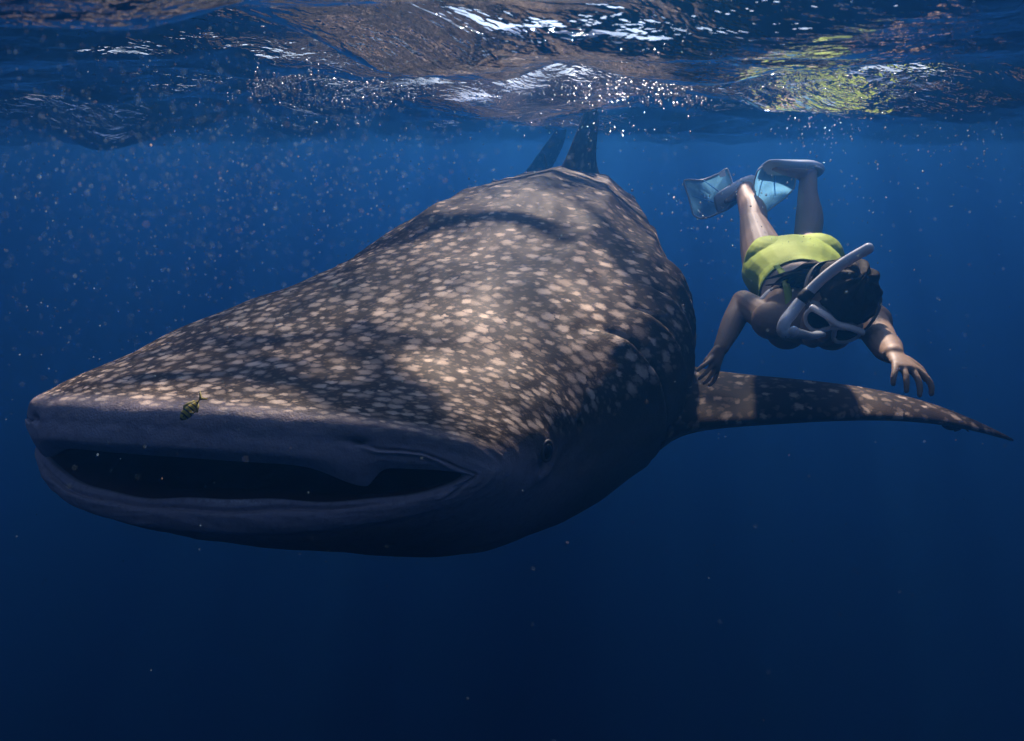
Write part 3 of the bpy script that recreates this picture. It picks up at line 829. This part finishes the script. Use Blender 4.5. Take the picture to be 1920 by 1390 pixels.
def bone_param(p, a, b):
    ab = b - a; L2 = float(ab @ ab)
    q = ((p - a) @ ab) / L2
    return q, np.linalg.norm(p - (a + np.clip(q, 0, 1)[:, None] * ab), axis=1)
def build_swimsuit():
    me = pbody.data; n = len(me.vertices)
    co = np.empty(n * 3, np.float32); me.vertices.foreach_get('co', co); co = co.reshape(-1, 3).astype(float) + np.array(PELVIS)
    no = np.empty(n * 3, np.float32); me.vertices.foreach_get('normal', no); no = no.reshape(-1, 3)
    A = lambda v: np.array(v)
    ax = (co - A(PELVIS)) @ A(AXIS); sd = (co - A(PELVIS)) @ A(SIDE); bk = (co - A(PELVIS)) @ A(BACK)
    radial = np.sqrt((sd / .20) ** 2 + (bk / .17) ** 2)
    keep = radial < 1.15
    # neckline: low scoop at the back, higher at the front and the sides
    upper = np.where(bk > 0, .205 + .10 * np.clip(np.abs(sd) / .13, 0, 1) ** 2, .40)
    keep &= ax < upper
    for h, k_ in ((HIP_L, KNE_L), (HIP_R, KNE_R)):
        q, dist = bone_param(co, A(h), A(k_))
        out = np.clip(np.abs((co - A(PELVIS)) @ A(SIDE)) / .15, 0, 1.3)
        keep &= ~((q > .40 - .42 * out ** 1.5) & (dist < .13))
    keep &= ax > -.20
    for a_, b_ in ((SH_L, ELB_L), (ELB_L, WR_L), (SH_R, ELB_R)):
        q, dist = bone_param(co, A(a_), A(b_)); keep &= dist > .062
    polys = np.array([p.vertices[:] for p in me.polygons if len(p.vertices) == 4])
    sel = polys[keep[polys].all(1)]
    used = np.unique(sel); mp = -np.ones(n, int); mp[used] = np.arange(len(used))
    F = mp[sel]; V = co[used] + no[used] * .0045
    # ease the zig-zag of the hems
    ed = np.concatenate([F[:, [0, 1]], F[:, [1, 2]], F[:, [2, 3]], F[:, [3, 0]]]); es = np.sort(ed, 1)
    uq, cnt = np.unique(es, axis=0, return_counts=True); bd = uq[cnt == 1]
    for _ in range(14):
        acc = np.zeros_like(V); c = np.zeros(len(V))
        for a, b in ((0, 1), (1, 0)):
            np.add.at(acc, bd[:, a], V[bd[:, b]]); np.add.at(c, bd[:, a], 1)
        m = c > 0
        V[m] = .5 * V[m] + .5 * acc[m] / c[m][:, None]
    k = N('lime_fabric'); cc = k.coord()
    mat = k.surf(k.principled(Base_Color=k.mix(k.noise(cc, 12.0, 4), (.36, .50, .035), (.46, .60, .06)), Roughness=.75,
                              Normal=k.bump(k.math('ADD', k.noise(cc, 22.0, 3), k.math('MULTIPLY', k.noise(cc, 400.0, 2), .3)), .25, .006)))
    o = part('swimsuit', ([Vector(v) for v in V], [tuple(int(i) for i in f) for f in F]), mat, person)
    md = o.modifiers.new('solid', 'SOLIDIFY'); md.thickness = .003; md.offset = 1
    o['label'] = 'lime green one-piece swimsuit with low back'
    for sg in (-1, 1):
        a = PELVIS + AXIS * .27 + SIDE * (.085 * sg) + BACK * .088
        b = PELVIS + AXIS * .37 + SIDE * (.082 * sg) + BACK * .098
        c = CHEST + AXIS * -.02 + SIDE * (.080 * sg) + BACK * .078
        e = CHEST + AXIS * .035 + SIDE * (.075 * sg) + BACK * .02
        part('strap', loft([a, b, c, e], [(.011, .004)] * 4, BACK, 10, 6), mat, o)
    part('trim', loft([at(1428, 562, 2.23), at(1444, 545, 2.235), at(1464, 538, 2.24), at(1484, 541, 2.24)], [(.009, .004)] * 4, BACK, 10, 6), plain('white_trim', (.75, .78, .8), .5), o)
build_swimsuit()

def build_hair():
    mat_k = N('dark_wet_hair'); c = mat_k.coord()
    st = mat_k.noise(mat_k.scale(c, (90.0, 30.0, 90.0)), 1.0, 4, .6)
    hair = mat_k.surf(mat_k.principled(Base_Color=mat_k.mix(st, (.008, .006, .005), (.022, .016, .012)), Roughness=.75, Specular_IOR_Level=.2, Normal=mat_k.bump(st, .5, .004)))
    rnd = random.Random(5)
    # cap: the skull's surface pushed out, left open at the face
    V, F = ellipsoid(HEADC - FACE * .018 + CROWN * .026, (HSIDE, FACE, CROWN), (.088, .106, .098), 56, 34)
    out = []
    for v in V:
        d = (v - HEADC); f, s, c_ = d.dot(FACE), d.dot(HSIDE), d.dot(CROWN)
        g = 1 + .035 * math.sin(9 * math.atan2(s, f) + 4 * c_ / .1) + .02 * math.sin(23 * math.atan2(s, c_ + .02))
        out.append(HEADC + d * g)
    keepF = []
    for q in F:
        m = sum((V[i] for i in q), Vector()) / len(q) - HEADC
        f, c_ = m.dot(FACE), m.dot(CROWN)
        if c_ > .052 + (f - .02) * -.10 or (f < .030 and c_ > -.045) : keepF.append(q)
    o = part('hair', (out, keepF), hair, person)
    md = o.modifiers.new('solid', 'SOLIDIFY'); md.thickness = .012; md.offset = -1
    # loose hair drifting back over the shoulders
    pieces = []
    for i in range(46):
        a = HEADC - FACE * rnd.uniform(.05, .10) + CROWN * rnd.uniform(-.03, .07) + HSIDE * rnd.uniform(-.075, .04)
        e = at(rnd.uniform(1436, 1512), rnd.uniform(520, 552), rnd.uniform(2.16, 2.27))
        m1 = a.lerp(e, .35) + Vector((rnd.uniform(-.01, .01), 0, rnd.uniform(.0, .03))); m2 = a.lerp(e, .7) + Vector((rnd.uniform(-.015, .015), 0, rnd.uniform(.0, .025)))
        r = rnd.uniform(.006, .012)
        pieces.append(loft([a, m1, m2, e], [r, r * 1.1, r * .8, r * .25], (0, 0, 1), 7, 4))
    part('loose_lock', join(*pieces), hair, o)
build_hair()

M_WHITE = plain('white_plastic', (.86, .88, .90), .3, .5, .06)
M_LENS_K = N('dark_glass')
M_LENS = M_LENS_K.surf(M_LENS_K.principled(Base_Color=(.015, .018, .022), Roughness=.06, Specular_IOR_Level=.6, Alpha=.9))
def build_mask():
    c = HEADC + FACE * .098 + CROWN * .012
    root = thing('diving_mask', c, 'white framed diving mask with dark lenses on the face of the snorkeller', 'diving mask')
    def curved(s, u): return c + HSIDE * s + CROWN * u - FACE * (.9 * s * s * 5.0 + .0)
    def lens_outline(sg, grow=1.0):
        pts = [(.008, .020), (.028, .029), (.055, .027), (.070, .012), (.069, -.012), (.055, -.030), (.034, -.033), (.016, -.016), (.008, .0)]
        cx, cy_ = .040, -.002
        return [curved(sg * (cx + (x - cx) * grow), cy_ + (y - cy_) * grow) for x, y in pts]
    frame_bm = []
    for sg in (-1, 1):
        ol = lens_outline(sg)
        frame_bm.append(loft(ol + ol[:2], [(.0052, .007)] * (len(ol) + 2), FACE, 10, 4))
    frame_bm.append(loft([curved(-.072, .020), curved(-.03, .034), curved(.0, .030), curved(.03, .034), curved(.072, .020)], [(.006, .010)] * 5, FACE, 10, 5))   # brow bar
    frame_bm.append(loft([curved(-.016, -.012), curved(0, .012), curved(.016, -.012)], [(.006, .008)] * 3, FACE, 10, 5))        # nose bridge
    part('frame', join(*frame_bm), M_WHITE, root)
    sk = []
    for sg in (-1, 1):
        ol = lens_outline(sg, .94)
        n = len(ol); V = ol + [p - FACE * .003 for p in ol]
        Fc = [tuple(range(n)), tuple(range(2 * n - 1, n - 1, -1))] + [(i, (i + 1) % n, n + (i + 1) % n, n + i) for i in range(n)]
        part('lens', (V, Fc), M_LENS, root, False)
    # silicone skirt between frame and face
    outer = [curved(x, y) for x, y in ((-.074, .012), (-.05, .034), (0, .033), (.05, .034), (.074, .012), (.070, -.020), (.048, -.038), (.020, -.026), (0, -.004), (-.020, -.026), (-.048, -.038), (-.070, -.020))]
    n = len(outer); inner = [p - FACE * .030 * 1 for p in outer]
    part('skirt', (outer + inner, [(i, (i + 1) % n, n + (i + 1) % n, n + i) for i in range(n)]), soft_sheet('clear_silicone', (.45, .52, .56), .4, .25), root)
    P = []
    for sg in (-1, 1):
        P = [curved(sg * .074, .004) - FACE * .006, HEADC + HSIDE * (sg * .095) + FACE * .02 + CROWN * .02, HEADC + HSIDE * (sg * .098) - FACE * .05 + CROWN * .035, HEADC - FACE * .128 + CROWN * .04 + HSIDE * sg * .01]
        part('strap', loft(P, [(.012, .003)] * 4, HSIDE, 10, 6), plain('strap_rubber', (.10, .11, .12), .5), root)
build_mask()
def build_snorkel():
    root = thing('snorkel', at(1478, 622, 1.80), 'white snorkel tube slanting up past the hair of the snorkeller', 'snorkel')
    tube = [at(1484, 624, 1.79), at(1468, 622, 1.79), at(1470, 608, 1.79), at(1484, 588, 1.80), at(1512, 553, 1.80), at(1548, 518, 1.78), at(1590, 488, 1.75), at(1628, 466, 1.73)]
    o = part('tube', loft(tube, [.012, .0145, .0150, .0150, .0135, .0130, .0130, .0130], (0, 0, 1), 16, 6), M_WHITE, root)
    part('mouthpiece', loft([at(1484, 624, 1.79), at(1500, 626, 1.80), at(1520, 630, 1.825), at(1538, 626, 1.85)], [.015, .012, .010, (.016, .008)], (0, 0, 1), 12, 5), plain('clear_rubber', (.55, .60, .64), .35), root)
    part('purge_valve', ellipsoid(at(1488, 622, 1.775), (Vector((1, 0, 0)), Vector((0, 1, 0)), Vector((0, 0, 1))), (.012, .010, .014)), M_WHITE, root)
    part('clip', loft([at(1506, 560, 1.80), at(1514, 551, 1.80)], [.0165, .0165], (0, 0, 1), 12, 4), plain('black_rubber', (.03, .03, .03), .5), root)
build_snorkel()

M_BLADE = soft_sheet('blue_silicone', (.22, .60, .95), .55, .06)
M_POCKET = plain('pale_blue_rubber', (.50, .62, .74), .45, .4, .1)
def build_fin_gear(label, ankle, toe, knee, outline, rim_r, logo=None):
    root = thing('swim_fin', ankle, label, 'swim fin', 'swim fins of the snorkeller')
    n = len(outline)
    # smooth outline, filled from its centre in rings so that the sheet can bow a little
    dense = []
    for i in range(n):
        p0, p1, p2, p3 = outline[i - 1], outline[i], outline[(i + 1) % n], outline[(i + 2) % n]
        for t in (0, .25, .5, .75):
            q = .5 * ((2 * p1) + (p2 - p0) * t + (2 * p0 - 5 * p1 + 4 * p2 - p3) * t * t + (3 * p1 - p0 - 3 * p2 + p3) * t ** 3)
            dense.append(p1.lerp(p2, t) * .45 + q * .55)
    c = sum(dense, Vector()) / len(dense)
    nrm = Vector()
    for a, b in zip(dense, dense[1:] + dense[:1]): nrm += (a - c).cross(b - c)
    nrm.normalize()
    V, F = [], []; m = len(dense); rings = 6
    for r in range(1, rings + 1):
        f = r / rings
        for p in dense: V.append(c.lerp(p, f) + nrm * (.018 * (1 - f * f)))
    V.append(c + nrm * .018)
    for i in range(m): F.append((len(V) - 1, i, (i + 1) % m))
    for r in range(rings - 1):
        for i in range(m): F.append((r * m + i, (r + 1) * m + i, (r + 1) * m + (i + 1) % m, r * m + (i + 1) % m))
    bl = part('blade', (V, F), M_BLADE, root)
    part('rim', loft(dense + dense[:2], [rim_r] * (m + 2), nrm, 8, 2), M_POCKET, bl)
    # ribs run from the foot to the tip edge
    tipmid = max(dense, key=lambda p: (p - toe).length)
    for f in (-.35, .35):
        side = (tipmid - toe).cross(nrm).normalized()
        part('rib', loft([toe.lerp(tipmid, .05) + side * f * .06, toe.lerp(tipmid, .35) + side * f * .09 + nrm * .012, toe.lerp(tipmid, .66) + side * f * .12 + nrm * .010], [.004, .003, .0022], nrm, 8, 4), M_BLADE, bl)
    d = (toe - ankle).normalized()
    up = (ankle - knee).normalized()
    heel = ankle - d * .045 + up * .028
    po = part('foot_pocket', loft([heel, ankle + up * .026, ankle.lerp(toe, .45) + up * .012, toe, toe + d * .04], [(.035, .030), (.042, .034), (.046, .031), (.050, .020), (.042, .009)], up, 18, 5), M_POCKET, root)
    part('heel_strap', loft([ankle - d * .050 + up * .008 + up.cross(d) * s_ * .034 if abs(s_) < .9 else ankle + up * .008 + up.cross(d) * s_ * .040 for s_ in (-1, -.6, 0, .6, 1)], [(.010, .006)] * 5, up, 10, 4), M_POCKET, root)
    if logo is not None:
        a, b, e, f_ = logo
        V = [p - nrm * (.006 if nrm.y > 0 else -.006) for p in (a, b, e, f_)]
        pl = part('patch', (V, [(0, 1, 2, 3)]), M_WHITE, bl, False)
        md = pl.modifiers.new('solid', 'SOLIDIFY'); md.thickness = .002
    return root
build_fin_gear('pale blue swim fin with square end and small white corner patch', ANK_L, TOE_L, KNE_L,
               [at(1283, 339, 3.34), at(1318, 338, 3.33), at(1346, 327, 3.30), at(1363, 317, 3.29), at(1372, 340, 3.26), at(1379, 366, 3.22), at(1362, 392, 3.21), at(1336, 405, 3.25), at(1314, 410, 3.30), at(1300, 402, 3.33), at(1292, 372, 3.34)],
               .0045, [at(1348, 325, 3.285), at(1360, 321, 3.28), at(1362, 331, 3.275), at(1351, 334, 3.28)])
build_fin_gear('blue swim fin with rounded blade hanging from the upper foot of the snorkeller', ANK_R, TOE_R, KNE_R,
               [at(1420, 322, 3.02), at(1436, 309, 3.02), at(1462, 306, 3.03), at(1486, 318, 3.05), at(1492, 332, 3.08), at(1488, 354, 3.10), at(1468, 374, 3.12), at(1449, 388, 3.13), at(1436, 397, 3.12), at(1422, 380, 3.09), at(1413, 350, 3.05)], .0035)

# ------------------------------------------------------------------ drifting specks and bubbles
ICO_V, ICO_F = None, None
def ico():
    bm = bmesh.new(); bmesh.ops.create_icosphere(bm, subdivisions=1, radius=1.0)
    v = np.array([q.co[:] for q in bm.verts]); f = np.array([[x.index for x in q.verts] for q in bm.faces]); bm.free(); return v, f
def scatter(name, pts, radii, mat, seed, squash=.35, smooth=True, label=None, cat=None):
    r = np.random.default_rng(seed); v, f = ico()
    V, F = [], []
    for i, (p, rad) in enumerate(zip(pts, radii)):
        sc_ = rad * (1 + squash * r.uniform(-1, 1, 3))
        jig = 1 + squash * .5 * r.uniform(-1, 1, (len(v), 1))
        V.append(v * jig * sc_ + np.array(p)); F.append(f + i * len(v))
    o = mesh_obj(name, np.concatenate(V), np.concatenate(F).tolist(), mat, None, smooth)
    return tag(o, label, cat, kind='stuff')
def speck_material():
    k = N('drifting_specks')
    g = k.n('ShaderNodeNewGeometry').outputs['Random Per Island']
    cr = k.n('ShaderNodeValToRGB'); k.link(g, cr.inputs[0])
    e = cr.color_ramp.elements; e[0].color = (.80, .60, .48, 1); e[1].color = (.50, .68, .80, 1); e[0].position = .0; e[1].position = .22
    d = k.n('ShaderNodeBsdfDiffuse'); k.link(cr.outputs[0], d.inputs['Color'])
    tl = k.n('ShaderNodeBsdfTranslucent'); k.link(cr.outputs[0], tl.inputs['Color'])
    tp = k.n('ShaderNodeBsdfTransparent')
    m1 = k.n('ShaderNodeMixShader'); m1.inputs[0].default_value = .5; k.link(d.outputs[0], m1.inputs[1]); k.link(tl.outputs[0], m1.inputs[2])
    m2 = k.n('ShaderNodeMixShader'); k.link(k.math('MULTIPLY_ADD', k.math('FRACT', k.math('MULTIPLY', g, 37.0)), .35, .55), m2.inputs[0])
    k.link(m1.outputs[0], m2.inputs[1]); k.link(tp.outputs[0], m2.inputs[2])
    return k.surf(m2.outputs[0])
def bubble_material():
    k = N('air_bubbles')
    fr = k.n('ShaderNodeFresnel'); fr.inputs['IOR'].default_value = 1.6
    gl = k.n('ShaderNodeBsdfGlossy'); gl.inputs['Roughness'].default_value = .15; gl.inputs['Color'].default_value = (1, 1, 1, 1)
    tp = k.n('ShaderNodeBsdfTransparent')
    m = k.n('ShaderNodeMixShader'); k.link(k.math('MULTIPLY_ADD', fr.outputs[0], .7, .45, clamp=True), m.inputs[0]); k.link(tp.outputs[0], m.inputs[1]); k.link(gl.outputs[0], m.inputs[2])
    return k.surf(m.outputs[0])
def build_drift():
    r = np.random.default_rng(8)
    pts, rad = [], []
    def under(p): return p[2] < SURF_Z - .06
    def cloud(n, cx, cy_, sx, sy, d0, d1, px0, px1):
        k = 0
        while k < n:
            d = d0 + (d1 - d0) * r.uniform(0, 1) ** 1.7; x, y = r.normal(cx, sx), r.normal(cy_, sy)
            p = at(x, y, d)
            k += 1
            if under(p): pts.append(p); rad.append(r.uniform(px0, px1) ** 1.0 * d / F_PX)
    cloud(2200, 330, 310, 260, 150, .25, 1.1, .7, 2.0)
    cloud(1000, 640, 320, 260, 100, .3, 1.3, .8, 2.0)
    cloud(420, 200, 560, 240, 160, .3, 1.3, .7, 1.6)
    cloud(420, 1500, 420, 300, 160, .5, 3.0, .6, 1.4)
    cloud(240, 960, 900, 700, 260, .4, 2.5, .5, 1.2)
    for _ in range(70):                       # the few that lie in focus
        d = r.uniform(1.2, 2.6); p = at(r.uniform(40, 1880), r.uniform(260, 1000), d)
        pts.append(p); rad.append(r.uniform(.5, 1.1) * d / F_PX)
    scatter('drifting_specks', pts, rad, speck_material(), 2)
    pts, rad = [], []
    def film(n, cx, cy_, sx, sy, px0, px1):
        """bubbles resting against the underside of the surface, seen about pixel (cx, cy)"""
        for _ in range(n):
            x, y = r.normal(cx, sx), r.normal(cy_, sy)
            dirv = np.array(at(x, y, 1.0))
            if dirv[2] <= .012: continue
            s = SURF_Z / dirv[2]
            for _k in range(4):
                h = SURF_Z + float(wave_height(np.array([dirv[0] * s]), np.array([dirv[1] * s]))[0]) - .008
                s = s * .5 + .5 * max(h, .03) / dirv[2]
            s = min(s, 9.0)
            pts.append(dirv * s - np.array([0, 0, abs(r.normal(0, .01))])); rad.append(r.uniform(px0, px1) * s / F_PX)
    film(620, 650, 185, 95, 26, 1.4, 4.4)
    film(140, 520, 160, 26, 12, 1.6, 4.6)
    film(120, 720, 120, 60, 14, .8, 2.0)
    film(520, 1275, 142, 40, 26, 1.5, 4.6)
    film(460, 1130, 175, 130, 18, 1.1, 3.0)
    film(420, 1430, 140, 120, 30, 1.2, 3.2)
    film(160, 1680, 170, 110, 26, .9, 2.4)
    for n, cx, cy_, sx, sy in ((130, 1540, 235, 50, 30), (90, 1800, 260, 70, 45), (60, 1600, 340, 120, 60), (50, 1330, 400, 60, 40), (60, 1120, 240, 90, 10)):
        for _ in range(n):
            d = r.uniform(1.6, 3.2); p = at(r.normal(cx, sx), r.normal(cy_, sy), d)
            if p[2] < SURF_Z - .03: pts.append(p); rad.append(r.uniform(.8, 2.4) * d / F_PX)
    scatter('air_bubbles', pts, rad, bubble_material(), 4, .25)
build_drift()
